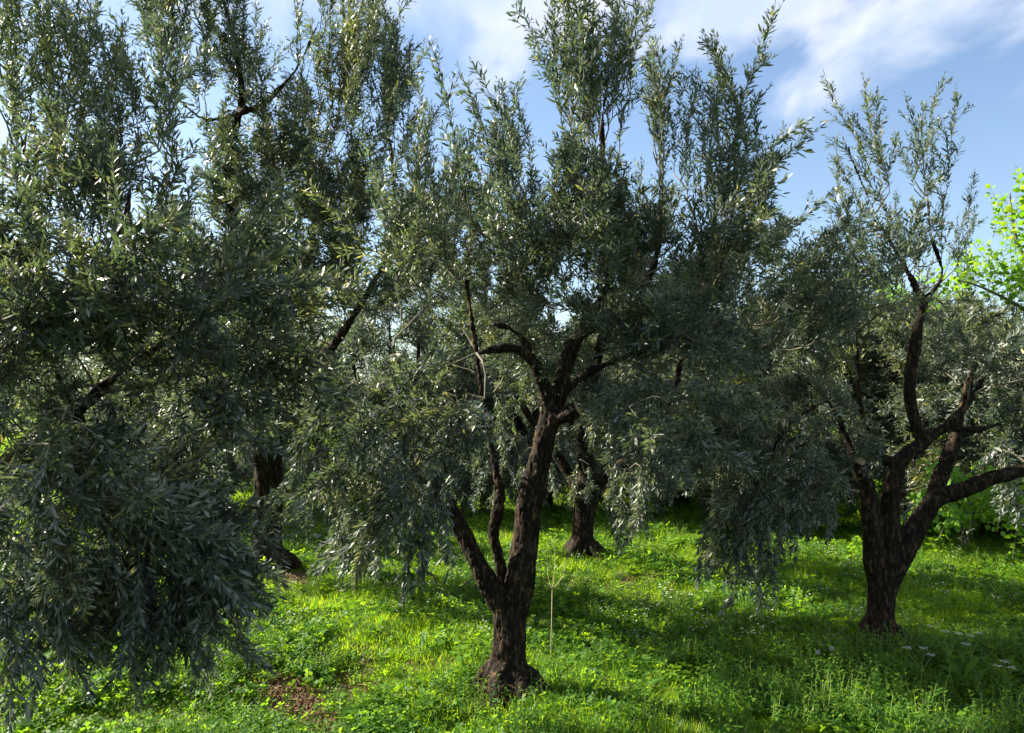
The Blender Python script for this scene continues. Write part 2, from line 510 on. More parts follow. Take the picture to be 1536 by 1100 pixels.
def build_wood(root, limbs, base, voxel, relief, burls=()):
    """limbs: [(name, [(x,y,z,r)...])] in world space"""
    mb = MB()
    for nm, pl in limbs:
        a = resample(pl, 0.05)
        mb.tube(a[:, :3] - base, a[:, 3], 14)
    co, no, fs = remesh(np.concatenate(mb.V), mb.F, voxel, 7)
    disp = np.empty(len(co))
    for i, (x, y, z) in enumerate(co):
        n1 = noise.noise((x * 13, y * 13, z * 4.5))
        n2 = 1 - abs(noise.noise((x * 42 + 3, y * 42, z * 13))) * 2
        n3 = 1 - abs(noise.noise((x * 85 + 9, y * 85, z * 30))) * 2
        disp[i] = relief * (n1 * 1.1 - 0.55 * max(0, n2) ** 3 - 0.3 * max(0, n3) ** 2 + .1)
        for bx, by, bz, br, bh in burls:
            d2 = ((x + base[0] - bx) ** 2 + (y + base[1] - by) ** 2 + (z + base[2] - bz) ** 2) / (br * br)
            if d2 < 4: disp[i] += bh * math.exp(-d2 * 1.5)
    co = co + no * disp[:, None]
    # nearest limb for each face
    cen = np.array([co[list(f)].mean(0) for f in fs]) + base
    best = np.full(len(fs), 1e9); who = np.zeros(len(fs), dtype=int)
    for k, (nm, pl) in enumerate(limbs):
        a = resample(pl, 0.03)
        for s0 in range(0, len(cen), 20000):
            c = cen[s0:s0 + 20000]
            d = (np.linalg.norm(c[:, None] - a[None, :, :3], axis=2) - a[None, :, 3]).min(1)
            b_ = best[s0:s0 + 20000]; w_ = who[s0:s0 + 20000]
            q = d < b_ - 1e-4
            b_[q] = d[q]; w_[q] = k
    for k, (nm, pl) in enumerate(limbs):
        sel = [fs[i] for i in np.nonzero(who == k)[0]]
        if not sel: continue
        idx = np.unique(np.array([v for f in sel for v in f])); mp = {int(v): i for i, v in enumerate(idx)}
        me = mesh_from(nm, co[idx], [tuple(mp[v] for v in f) for f in sel], [M['bark']], None, True)
        obj(nm, me, root)


def resample(pl, step):
    pl = np.array(pl, dtype=float); out = [pl[0]]
    # catmull-rom through the joints
    for i in range(len(pl) - 1):
        p0 = pl[max(i - 1, 0)]; p1 = pl[i]; p2 = pl[i + 1]; p3 = pl[min(i + 2, len(pl) - 1)]
        n = max(1, int(np.linalg.norm((p2 - p1)[:3]) / step))
        for j in range(1, n + 1):
            t = j / n
            q = 0.5 * ((2 * p1) + (-p0 + p2) * t + (2 * p0 - 5 * p1 + 4 * p2 - p3) * t * t + (-p0 + 3 * p1 - 3 * p2 + p3) * t ** 3)
            q[3] = max(q[3], 0.002)
            out.append(q)
    return np.array(out)


def olive(label, group, base_px, limbs, blobs, seed, voxel=None, relief=0.006, singles=0, burls=(), cuts=(), sprays=None, name='olive_tree'):
    """limbs in (px, py, Y, radius); blobs: (px, py, Y, rx, ry, rY, n, kinds, (dx, dy, dz), spread, scale)"""
    r = np.random.default_rng(seed)
    bp = P(*base_px); base = np.array([bp[0], bp[1], float(hgt(bp[0], bp[1]))])
    root = empty(name, base, label, 'tree', group)
    W = []
    for nm, pl in limbs:
        W.append((nm, [(*P(a, b_, y), rr) for a, b_, y, rr in pl]))
    # root flare below the soil, short buttress roots
    if voxel:
        tr0 = W[0][1][0]; fl = []
        for k in range(6):
            a = k * 1.05 + r.uniform(-.3, .3); rr = tr0[3]
            L1 = rr * r.uniform(1.3, 2.2)
            fl.append((W[0][0], [(tr0[0] + math.cos(a) * rr * .35, tr0[1] + math.sin(a) * rr * .35, base[2] + .17, rr * .5),
                                 (tr0[0] + math.cos(a) * L1 * .8, tr0[1] + math.sin(a) * L1 * .8, base[2] + .045, rr * .42),
                                 (tr0[0] + math.cos(a) * L1 * 1.35, tr0[1] + math.sin(a) * L1 * 1.35, base[2] - .06, rr * .25)]))
        Wf = [W[0]] + W[1:] + fl
        # merge flare faces into the trunk part
        build_wood_merge(root, Wf, len(W), base, voxel, relief, [(*P(a, b_, y), br, bh) for a, b_, y, br, bh in burls])
    else:
        for nm, pl in W:
            a = resample(pl, 0.15); mb = MB(); mb.tube(a[:, :3] - base, a[:, 3] * (1 + r.normal(0, .06, len(a))), 8)
            obj(nm, mb.mesh(nm, [M['bark']], True), root)
    for a, b_, y, cr_, dr in cuts:                     # sawn ends
        c = P(a, b_, y) - base; d = unit(dr); mb = MB()
        mb.tube([c - d * .03, c], [cr_, cr_ * .97], 14, 1, cap_m=0)
        obj('sawn_end', mb.mesh('sawn_end', [M['cut_wood'], M['bark']]), root)
    # skeleton nodes to grow on
    nodes = []
    for nm, pl in W:
        a = resample(pl, 0.06); k0 = 0 if len(pl) < 3 else int(len(a) * .35)
        if nm == 'trunk': k0 = int(len(a) * .8)
        nodes += [(*q[:3], q[3]) for q in a[k0:]]
    nodes = np.array(nodes); heart = nodes[:, :3].mean(0) if len(nodes) else base
    items = []
    for (a, b_, y, rx, ry, rY, n, kinds, dr, sp, scl) in blobs:
        c = P(a, b_, y); s_ = pxm(y)
        for _ in range(n):
            v = unit(r.normal(0, 1, 3)) * r.random() ** .42
            q = c + v * np.array([rx * s_, rY, ry * s_])
            if q[2] < base[2] + .35: continue
            out = unit(q - heart)
            d = unit(np.array(dr) + out * (.12 if kinds == 'P' else .35) + r.normal(0, sp, 3))
            items.append((q, d, kinds[r.integers(0, len(kinds))], scl * r.uniform(.75, 1.2)))
    items.sort(key=lambda t: np.linalg.norm(t[0] - heart))
    perm = r.permutation(len(items))[:298]; items = [items[i] for i in sorted(perm)]
    nd = nodes
    near_rank = np.argsort([t[0][1] for t in items])[:singles] if singles else []
    near_rank = set(int(i) for i in near_rank)
    nleaf = 0
    for n_, (q, d, kd, s_) in enumerate(items):
        dist = np.linalg.norm(nd[:, :3] - q, axis=1) + (1.3 if d[2] > .35 else 0.25) * np.maximum(0, nd[:, 2] - q[2] + (.12 if d[2] > .35 else 0))
        j = int(np.argmin(dist)); st = nd[j, :3]; gap = np.linalg.norm(q - st)
        k = max(2, int(gap / .09)); pts = [st]
        side = r.normal(0, .07, 3) * min(gap, 1)
        lift = np.array([0, 0, 1.0]) * gap * (.16 if d[2] < 0.2 else -.06)
        for i in range(1, k + 1):
            t = i / k
            pts.append(st + (q - st) * t + (side + lift) * math.sin(t * PI) + (r.normal(0, .008, 3) if i < k else 0))
        pts = np.array(pts)
        r0 = min(nd[j, 3] * .75, .005 + .010 * gap); r0 = max(r0, .004)
        rad = np.linspace(r0, .0034, len(pts))
        mb = MB(); mb.tube(pts - q, rad, 5 if voxel else 4, 0)
        nd = np.vstack([nd, np.column_stack([pts[1:], rad[1:]])])
        spr = SPR[kd][r.integers(0, len(SPR[kd]))]
        rot = frame_z(d, r.uniform(0, 6.28))
        if n_ in near_rank and nleaf + len(spr.leaves) <= 300:
            R3 = np.array(rot)
            for tp, tr_ in spr.twigs: mb.tube((tp * s_) @ R3.T, np.linspace(tr_, tr_ * .4, len(tp)), 3, 1, cap=False)
            br = obj('branch', mb.mesh('branch', [M['bark_young'], M['twig']]), root, q - base)
            for lq, dd, nn, l, w, rr, cu_ in spr.leaves:
                lo = bpy.data.objects.new('leaf', LEAF_ME); link(lo, br)
                dz_ = unit(dd); sx = unit(np.cross(dz_, nn)); ny_ = np.cross(sx, dz_)
                # leaf mesh: d=+Z, n=+Y, side=d x n = -X
                m3 = np.column_stack([-sx, ny_, dz_])
                M4 = Matrix((R3 @ m3).tolist()).to_4x4() @ Matrix.Diagonal((l * s_ * w / l / .2, l * s_, l * s_, 1))
                lo.matrix_local = Matrix.Translation((R3 @ (lq * s_)).tolist()) @ M4
                nleaf += 1
        else:
            br = obj('branch', mb.mesh('branch', [M['bark_young']]), root, q - base)
            so_ = bpy.data.objects.new('leafy_spray', spr.me); link(so_, br)
            so_.matrix_local = (rot * s_).to_4x4()
    return root


def build_wood_merge(root, limbs, nreal, base, voxel, relief, burls):
    names = [('@%d' % (i if i < nreal else 0)) for i in range(len(limbs))]
    tmp = bpy.data.objects.new('tmp', None); C.objects.link(tmp)
    build_wood(tmp, [(names[i], l[1]) for i, l in enumerate(limbs)], base, voxel, relief, burls)
    groups = {}
    for ch in list(tmp.children):
        groups.setdefault(ch.name.split('.')[0], []).append(ch)
    for key, chs in groups.items():
        k = int(key[1:]); V = []; F = []; n = 0
        for c in chs:
            me = c.data; co = np.empty(len(me.vertices) * 3); me.vertices.foreach_get('co', co); co = co.reshape(-1, 3)
            V.append(co); F += [tuple(v + n for v in p.vertices) for p in me.polygons]; n += len(co)
            bpy.data.objects.remove(c); bpy.data.meshes.remove(me)
        me = mesh_from(limbs[k][0], np.concatenate(V), F, [M['bark']], None, True)
        obj(limbs[k][0], me, root)
    bpy.data.objects.remove(tmp)


UP = (0, 0, 1); DN = (0, 0, -1)

# centre tree
T = 4.35
olive('gnarled olive tree in the middle foreground, trunk forking low into three limbs', None, (762, 1045, T), [
    ('trunk', [(760, 1062, T, .135), (764, 1020, T, .112), (763, 975, T, .094), (764, 925, T, .089), (766, 893, T, .095)]),
    ('limb', [(764, 960, T, .04), (772, 915, T, .078), (785, 840, T, .077), (793, 775, T, .074), (802, 720, T, .070), (820, 650, T, .062), (838, 590, T, .052),
              (862, 510, T + .05, .040), (905, 445, T + .1, .030), (918, 390, T + .1, .024), (906, 290, T, .018), (903, 190, T, .014), (915, 90, T, .007)]),
    ('limb', [(762, 950, T, .03), (750, 905, T, .058), (722, 855, T, .056), (698, 805, T + .05, .050), (672, 755, T + .05, .044), (640, 690, T, .032), (600, 610, T - .1, .022), (590, 520, T - .1, .013)]),
    ('limb', [(752, 895, T + .1, .045), (751, 850, T + .12, .036), (741, 805, T + .15, .033), (749, 745, T + .2, .034), (741, 690, T + .25, .026), (728, 620, T + .3, .022), (716, 540, T + .3, .016), (700, 420, T + .3, .012)]),
    ('limb', [(832, 625, T, .045), (812, 570, T - .05, .038), (790, 530, T - .1, .030), (755, 522, T - .15, .022), (715, 530, T - .15, .012)]),
    ('limb', [(800, 560, T, .025), (790, 520, T, .022), (765, 492, T, .018), (735, 488, T, .010)]),
    ('limb', [(838, 600, T, .03), (880, 560, T + .1, .022), (950, 530, T + .25, .018), (1030, 490, T + .3, .015), (1080, 400, T + .2, .012), (1095, 250, T, .007)]),
    ('limb', [(830, 632, T - .03, .045), (850, 622, T - .08, .044), (866, 615, T - .12, .042)]),
    ('limb', [(870, 500, T, .03), (940, 470, T + .2, .024), (985, 380, T + .3, .016), (990, 220, T + .3, .007)]),
    ('limb', [(1025, 490, T + .3, .014), (1110, 480, T + .3, .012), (1200, 430, T + .2, .008)]),
], [
    (885, 200, T, 55, 85, .35, 15, 'P', UP, .12, 1.0),
    (850, 150, T, 28, 70, .2, 5, 'P', (-.15, 0, 1), .1, .9),
    (930, 150, T, 28, 70, .2, 7, 'P', UP, .1, .95),
    (988, 225, T + .2, 14, 50, .15, 6, 'P', UP, .07, .9),
    (1095, 245, T, 34, 70, .3, 9, 'P', (-.08, 0, 1), .14, 1.0),
    (1030, 270, T, 20, 40, .3, 5, 'P', (0, 0, 1), .1, .7),
    (775, 320, T, 45, 60, .35, 9, 'P', (-.1, 0, 1), .2, .9),
    (745, 235, T, 18, 25, .2, 2, 'P', (-.5, 0, .8), .1, .55),
    (700, 290, T - .5, 6, 30, .1, 1, 'P', (-.35, 0, 1), .05, .9),
    (860, 385, T - .15, 150, 100, .5, 34, 'BBP', UP, .45, 1.0),
    (1060, 400, T - .15, 100, 95, .5, 25, 'BPP', UP, .4, 1.0),
    (1200, 470, T + .2, 75, 75, .6, 18, 'BBP', (.2, 0, .8), .4, .95),
    (650, 420, T + .2, 90, 100, .6, 16, 'BP', UP, .4, 1.0),
    (620, 610, T - .35, 115, 100, .45, 36, 'BH', (-.2, 0, -.4), .5, 1.0),
    (595, 720, T - .45, 85, 45, .35, 18, 'H', (-.1, 0, -1), .25, .95),
    (690, 670, T - .3, 50, 40, .3, 4, 'H', (-.1, 0, -1), .25, .9),
    (975, 600, T - .25, 95, 70, .4, 20, 'BH', (.2, 0, -.3), .5, .95),
    (925, 715, T - .2, 45, 35, .4, 6, 'H', DN, .15, .75),
    (800, 540, T + .3, 80, 60, .3, 10, 'B', (0, 0, .2), .6, .8),
    (960, 500, T - .25, 90, 50, .35, 14, 'B', (0, 0, .3), .6, 1.0),
    (640, 330, T + .3, 40, 60, .3, 5, 'P', (-.1, 0, 1), .2, .9),
], 11, voxel=.008, relief=.015, singles=2,
    burls=[(742, 905, T - .08, .04, .02), (737, 935, T - .05, .035, .02), (725, 985, T - .02, .03, .022), (738, 770, T + .1, .03, .02),
           (770, 965, T - .1, .06, .02), (800, 1010, T - .05, .05, .02), (755, 1030, T - .1, .05, .02)],
    cuts=[(867, 613, T - .125, .043, (.9, -.3, .5))])

# right tree
T = 5.15
olive('olive tree at the right with a dark trunk and one long bough reaching right', None, (1318, 972, T), [
    ('trunk', [(1318, 990, T, .104), (1320, 930, T, .088), (1322, 870, T, .087), (1328, 835, T, .090)]),
    ('limb', [(1320, 900, T, .035), (1312, 850, T, .065), (1308, 790, T, .062), (1303, 745, T, .056), (1288, 705, T - .05, .045), (1272, 660, T - .05, .022), (1240, 600, T - .1, .015), (1190, 560, T - .1, .01)]),
    ('limb', [(1326, 900, T, .04), (1333, 850, T, .072), (1335, 790, T, .062), (1337, 740, T, .058), (1350, 695, T, .05), (1385, 662, T, .042), (1420, 640, T, .034), (1446, 612, T, .026), (1480, 560, T + .1, .014)]),
    ('limb', [(1352, 690, T, .04), (1325, 690, T - .03, .038), (1305, 655, T, .03), (1290, 600, T, .02), (1285, 500, T, .012)]),
    ('limb', [(1384, 664, T, .042), (1368, 615, T, .040), (1366, 560, T, .036), (1376, 500, T, .033), (1386, 448, T, .032)]),
    ('limb', [(1384, 452, T, .022), (1355, 395, T, .016), (1325, 345, T - .05, .013), (1295, 280, T - .1, .009), (1262, 200, T - .1, .005)]),
    ('limb', [(1386, 450, T, .018), (1414, 412, T, .013), (1396, 350, T, .011), (1390, 280, T, .008), (1365, 200, T, .005)]),
    ('limb', [(1322, 940, T, .03), (1333, 885, T, .06), (1346, 845, T, .074), (1372, 795, T, .072), (1402, 752, T, .060), (1450, 732, T - .05, .050), (1500, 714, T - .1, .048), (1560, 700, T - .1, .038), (1640, 660, T - .1, .02)]),
    ('limb', [(1375, 800, T + .02, .04), (1395, 765, T + .03, .052), (1412, 715, T + .08, .048), (1432, 660, T + .1, .045), (1444, 610, T + .15, .032), (1470, 520, T + .2, .016)]),
    ('limb', [(1430, 642, T, .028), (1470, 645, T - .05, .022), (1500, 635, T - .05, .012)]),
    ('limb', [(1240, 600, T - .1, .016), (1180, 640, T - .2, .013), (1150, 700, T - .25, .009)]),
], [
    (1300, 310, T, 38, 60, .3, 7, 'P', (-.42, 0, 1), .14, .85),
    (1380, 290, T, 26, 60, .3, 6, 'P', (-.05, 0, 1), .14, .75),
    (1425, 400, T, 25, 30, .2, 3, 'P', (.4, 0, 1), .1, .7),
    (1340, 400, T, 70, 50, .4, 12, 'BP', UP, .35, .85),
    (1270, 480, T, 60, 70, .5, 14, 'BP', (-.2, 0, .7), .4, .9),
    (1165, 640, T - .2, 85, 60, .35, 26, 'BH', (-.2, 0, -.4), .4, .95),
    (1145, 740, T - .2, 60, 55, .4, 30, 'H', (0, 0, -1), .2, .95),
    (1080, 640, T - .1, 50, 60, .4, 8, 'BH', (-.3, 0, -.5), .3, .9),
    (1280, 610, T, 60, 55, .5, 14, 'B', (0, 0, .2), .6, .85),
    (1225, 720, T, 30, 40, .3, 5, 'H', DN, .2, .85),
    (1490, 560, T + .3, 80, 70, .6, 24, 'BH', (.2, 0, 0), .6, .95),
    (1530, 700, T + .1, 40, 60, .4, 8, 'H', (0, 0, -1), .2, .9),
    (1590, 560, T, 70, 90, .6, 14, 'BH', (.2, 0, 0), .6, 1.0),
    (1400, 560, T + .2, 50, 60, .4, 5, 'B', (0, 0, .3), .6, .7),
], 12, voxel=.010, relief=.013, singles=2, burls=[(1292, 700, T - .05, .05, .02), (1300, 960, T - .1, .06, .02), (1345, 940, T - .08, .06, .02)],
    cuts=[(1290, 691, T - .09, .036, (.2, -.7, .6)), (1378, 446, T - .03, .026, (-.1, -.2, 1))])

# left near tree, its trunk just outside the frame
T = 3.3
olive('near olive tree filling the left edge, large leaves hanging almost to the grass', None, (-150, 1180, T), [
    ('trunk', [(-152, 1190, T, .15), (-140, 1060, T, .13), (-110, 930, T, .12), (-85, 860, T, .12)]),
    ('limb', [(-85, 880, T, .10), (-20, 780, T - .05, .085), (15, 700, T - .1, .06), (90, 640, T - .1, .035), (180, 560, T - .1, .022), (270, 500, T, .02), (340, 460, T + .1, .01)]),
    ('limb', [(-90, 870, T, .09), (-70, 700, T + .1, .07), (-40, 520, T + .1, .05), (30, 420, T, .03), (70, 380, T, .02), (45, 270, T, .014), (15, 120, T, .008)]),
    ('limb', [(60, 650, T - .1, .05), (120, 720, T - .3, .032), (180, 770, T - .4, .02), (240, 830, T - .4, .01)]),
    ('limb', [(-40, 540, T, .03), (100, 470, T - .3, .024), (180, 350, T - .3, .016), (200, 230, T - .2, .008)]),
], [
    (150, 710, T - .5, 190, 140, .45, 58, 'BBH', (.1, 0, -.5), .45, .9),
    (60, 815, T - .6, 100, 60, .35, 22, 'H', (0, 0, -1), .25, .8),
    (180, 830, T - .4, 120, 60, .35, 30, 'H', (.05, 0, -1), .3, .75),
    (300, 740, T - .2, 45, 110, .3, 24, 'HB', (.25, 0, -.8), .4, .85),
    (120, 470, T - .3, 180, 110, .5, 46, 'BBP', (.1, 0, .4), .5, .9),
    (320, 500, T, 85, 120, .4, 34, 'BBH', (.3, 0, .1), .5, 1.0),
    (5, 540, T - .4, 60, 160, .4, 26, 'B', (.1, 0, .2), .6, .8),
    (100, 345, T - .1, 130, 50, .35, 26, 'BP', (0, 0, 1), .35, .85),
    (290, 860, T - .3, 50, 45, .25, 13, 'H', (.1, 0, -1), .25, .7),
    (25, 150, T, 50, 90, .25, 12, 'P', UP, .15, .8),
    (100, 180, T, 45, 90, .25, 13, 'P', (-.1, 0, 1), .14, .75),
    (215, 240, T, 70, 80, .3, 18, 'P', (0, 0, 1), .2, .75),
    (-110, 500, T, 100, 250, .6, 8, 'BH', (-.3, 0, .1), .6, .9),
], 13, voxel=.014, relief=.009, singles=2)

# tree behind, between the left and the centre one
T = 7.8
olive('tall olive tree behind on the left, thick straight trunk with a mound of roots', None, (402, 850, T), [
    ('trunk', [(403, 862, T, .165), (401, 830, T, .15), (400, 790, T, .14), (402, 740, T - .05, .14), (404, 690, T - .1, .13)]),
    ('limb', [(400, 720, T - .1, .10), (380, 600, T - .5, .08), (360, 440, T - 1.1, .065), (345, 240, T - 1.6, .045), (362, 150, T - 1.8, .032), (352, 60, T - 1.9, .024), (325, -30, T - 1.9, .014)]),
    ('limb', [(404, 700, T - .1, .10), (440, 600, T - .3, .08), (520, 490, T - .7, .040), (580, 380, T - 1.0, .026), (590, 250, T - 1.1, .018), (560, 120, T - 1.2, .014)]),
    ('limb', [(362, 160, T - 1.8, .025), (385, 162, T - 1.7, .03), (440, 110, T - 1.6, .02), (480, 30, T - 1.5, .012)]),
    ('limb', [(375, 165, T - 1.8, .024), (310, 180, T - 1.9, .02), (270, 150, T - 2., .012)]),
    ('limb', [(365, 480, T - 1.0, .045), (300, 420, T - 1.0, .03), (240, 330, T - 1.0, .02)]),
    ('limb', [(440, 610, T - .3, .05), (500, 640, T - .5, .035), (560, 660, T - .7, .02)]),
], [
    (320, 90, T - 1.9, 110, 80, .6, 30, 'BPP', UP, .35, .9),
    (255, 60, T - 1.9, 50, 60, .4, 10, 'BP', UP, .4, 1.1),
    (520, 120, T - 1.5, 80, 110, .6, 40, 'PPB', (-.05, 0, 1), .22, 1.0),
    (590, 200, T - 1.3, 30, 90, .3, 14, 'P', (0, 0, 1), .14, 1.1),
    (640, 270, T - 1.3, 20, 40, .3, 4, 'P', (0, 0, 1), .14, .9),
    (420, 290, T - 1.4, 120, 80, .7, 44, 'B', UP, .45, 1.15),
    (400, 410, T - 1.1, 140, 90, .8, 50, 'B', UP, .5, 1.25),
    (570, 400, T - .9, 90, 110, .7, 36, 'BP', UP, .45, 1.15),
    (440, 580, T - .9, 130, 80, .6, 34, 'BBH', (0, 0, -.4), .5, 1.25),
    (500, 690, T - .6, 70, 40, .6, 12, 'H', DN, .3, 1.1),
    (250, 600, T - .6, 90, 90, .8, 20, 'BH', (0, 0, -.2), .5, 1.2),
], 14, voxel=.016, relief=.012, burls=[(438, 842, T - .1, .16, .08), (385, 845, T - .1, .1, .03)])

# tree behind the centre one
T = 7.95
olive('dark olive trunk standing behind the centre tree, one limb slanting up right', None, (872, 843, T), [
    ('trunk', [(872, 856, T, .13), (873, 820, T, .115), (876, 770, T, .11), (880, 720, T, .11)]),
    ('limb', [(878, 735, T, .09), (915, 712, T, .07), (955, 680, T, .062), (1000, 630, T, .052), (1015, 570, T, .036), (1040, 490, T, .02)]),
    ('limb', [(880, 735, T, .09), (878, 650, T, .08), (890, 560, T, .062), (915, 460, T + .1, .05), (905, 380, T + .1, .03), (880, 300, T, .015)]),
    ('limb', [(876, 750, T, .07), (840, 690, T + .1, .055), (790, 620, T + .1, .04), (750, 540, T + .1, .022)]),
], [
    (870, 400, T, 140, 70, .9, 40, 'BP', UP, .45, 1.25),
    (1000, 480, T, 110, 90, .9, 50, 'B', UP, .5, 1.35),
    (1120, 520, T, 80, 70, .9, 12, 'BP', UP, .5, 1.2),
    (680, 400, T, 80, 80, .9, 24, 'BP', UP, .5, 1.3),
    (740, 480, T, 100, 90, .9, 36, 'BP', UP, .5, 1.2),
    (860, 580, T, 160, 70, .9, 34, 'BH', (0, 0, -.1), .6, 1.2),
    (1010, 640, T, 60, 40, .6, 8, 'BH', (0, 0, -.6), .4, 1.1),
    (760, 660, T, 60, 35, .6, 8, 'H', DN, .4, 1.1),
    (870, 680, T - .3, 90, 30, .6, 8, 'H', DN, .3, 1.1),
], 15, voxel=.016, relief=.010)

print('near trees done', len(bpy.data.objects))

print('leaves per spray', {k: [len(x.leaves) for x in v][:3] for k, v in SPR.items()})

# ------------------------------------------------------------------ olives of the rows behind (fewer, larger sprays)
def mid_olive(label, px, Y, h, w, seed, n, lean=0.0, dens=1.15, kinds='BBP', tone=None):
    r = np.random.default_rng(seed)
    b = P(px, 600, Y); s_ = FPX / Y                     # px per metre
    gy_ = 610 + EYE * s_
    f = gy_ - .75 * s_
    topy = gy_ - h * s_
    limbs = [('trunk', [(px, gy_ + 6, Y, .15), (px + 2, gy_ - .35 * s_, Y, .12), (px + lean * 6, f, Y, .11)])]
    nl = 4
    for k in range(nl):
        a = (k + .5) / nl * 2 - 1 + r.uniform(-.15, .15)
        limbs.append(('limb', [(px + lean * 6, f + 6, Y, .07), (px + a * w * .32 * s_, f - .45 * s_, Y + r.uniform(-.3, .3), .055),
                               (px + a * w * .6 * s_, f - (h - .75) * .5 * s_, Y + r.uniform(-.6, .6), .03),
                               (px + a * w * .7 * s_, topy + .5 * s_, Y + r.uniform(-.8, .8), .012)]))
    blobs = []
    nb = 7
    for k in range(nb):
        a = r.uniform(-1, 1); t = r.uniform(.25, 1)
        blobs.append((px + a * w * .62 * s_, f - (h - .75) * t * .82 * s_, Y + r.uniform(-.7, .7), w * .34 * s_, h * .2 * s_, .7, n // nb + 1, kinds,
                      (a * .2, 0, .9 if t > .45 else -.3), .45, 1.5 * dens))
    blobs.append((px, f - .2 * s_, Y - .3, w * .85 * s_, .4 * s_, .9, n // 2, 'BH', (0, 0, -.6), .4, 1.4 * dens))
    return olive(label, 'olive trees in the rows behind', (px, gy_, Y), limbs, blobs, seed)


mid_olive('sunlit yellowish olive tree behind the gap between the centre and the right tree', 1130, 10.8, 2.9, 1.6, 31, 150)
mid_olive('rounded grey olive tree behind the right tree, at the right edge', 1490, 9.4, 3.0, 1.6, 32, 150)
mid_olive('far olive tree filling the gap left of the centre tree, pale leaves', 610, 11.6, 3.3, 1.6, 33, 96)
mid_olive('olive tree behind the narrow gap between the two dark centre trunks', 815, 11.9, 2.9, 1.5, 41, 90)
mid_olive('leafy olive tree directly behind the trunk of the right tree', 1345, 11.6, 2.8, 1.5, 42, 90)
mid_olive('bushy olive tree behind the slanting limb, just past the orange stump', 1020, 12.6, 2.6, 1.4, 43, 90)
mid_olive('leafy olive tree behind the thick trunk of the tall left one', 330, 12.2, 3.0, 1.6, 44, 80)
mid_olive('olive tree far behind the hanging leaves of the left tree', 190, 10.6, 3.2, 1.7, 34, 84)
mid_olive('olive tree behind the slanting limb right of the centre', 985, 14.5, 3.2, 1.8, 35, 84)
mid_olive('olive tree two rows behind the right tree, left of its trunk', 1270, 14.2, 2.9, 1.7, 36, 84)
mid_olive('olive tree far back behind the twin stems of the centre tree', 790, 15.0, 3.4, 1.8, 37, 84)
mid_olive('olive tree far back beside the tall left one', 400, 14.8, 3.4, 1.9, 38, 84)

# ------------------------------------------------------------------ far olives: trunk and crown, copied
def far_proto(seed, label, h, w):
    r = np.random.default_rng(seed)
    root = empty('olive_tree', (0, 0, 0), label, 'tree', 'distant olive trees')
    mb = MB()
    mb.tube([(0, 0, -.1), (.03, 0, .5), (0, .02, .9)], [.2, .14, .13], 7)
    for k in range(4):
        a = k * 1.6 + r.uniform(-.3, .3)
        mb.tube([(0, 0, .8), (math.cos(a) * .4, math.sin(a) * .4, 1.4), (math.cos(a) * w * .6, math.sin(a) * w * .6, h * .75)], [.09, .06, .02], 5)
    obj('trunk', mb.mesh('trunk', [M['bark']], True), root)
    mb = MB()
    cl = []
    for k in range(46):
        v = unit(r.normal(0, 1, 3)) * r.uniform(.55, 1)
        cl.append((np.array([v[0] * w, v[1] * w, h * .62 + v[2] * h * .34]), r.uniform(.22, .5)))
    for c, rad in cl:
        for _ in range(170):
            q = c + r.normal(0, rad * .55, 3) * np.array([1, 1, 1.2]); d = unit(q - c + np.array([0, 0, .5 * rad]) + r.normal(0, .15, 3))
            ln = r.uniform(.08, .13)
            sd_, up = perp(d); a = r.uniform(0, 6.28); sv = sd_ * math.cos(a) + up * math.sin(a)
            mb.add([q - sv * ln * .14, q + sv * ln * .14, q + d * ln], [(0, 1, 2)], 0, r.random())
    obj('crown', mb.mesh('crown', [M['olive_leaf']]), root)
    return root


def copy_tree(o, parent=None):
    c = o.copy(); C.objects.link(c); c.parent = parent
    for ch in list(o.children): copy_tree(ch, c)
    return c


def place_words(x, y):
    px = 768 + FPX * x / y
    for lim, w in ((-60, 'outside the left edge'), (120, 'behind the left near tree at the left edge'), (260, 'behind the middle of the left near tree'),
                   (370, 'just left of the tall left trunk behind'), (460, 'just right of the tall left trunk behind'), (560, 'midway between the tall left trunk and the centre tree'),
                   (680, 'left of the forked limbs of the centre tree'), (790, 'behind the fork of the centre tree'), (870, 'between the centre trunk and the dark trunk behind it'),
                   (950, 'just right of the dark trunk behind the centre tree'), (1060, 'behind the slanting dark limb right of centre'), (1160, 'behind the hanging leaves left of the right tree'),
                   (1280, 'just left of the right trunk'), (1390, 'just right of the right trunk'), (1480, 'above the long right bough'), (1600, 'at the right edge')):
        if px < lim: return w
    return 'outside the right edge'


fp = [far_proto(51 + k, 'distant olive tree', (3.2, 3.6, 3.0)[k], (1.6, 1.9, 1.5)[k]) for k in range(3)]
fr = np.random.default_rng(5)
spots = []
for row, Y in enumerate((19.0, 25.0, 33.0, 43.0)):
    for k in range(-5, 6):
        x = k * (4.6, 5.2, 6.5, 8.0)[row] + fr.uniform(-.8, .8) + row * 1.3
        if abs(x) > Y * .75 + 2: continue
        spots.append((x, Y + fr.uniform(-.8, .8), row))
for i, (x, y, row) in enumerate(spots):
    o = fp[i] if i < 3 else copy_tree(fp[i % 3])
    o.location = (x, y, float(hgt(x, y))); o.rotation_euler.z = fr.uniform(0, 6.28)
    s_ = fr.uniform(.85, 1.15); o.scale = (s_, s_, s_)
    o['label'] = 'distant olive tree, %s far row, %s' % (('nearest', 'second', 'third', 'last')[row], place_words(x, y))

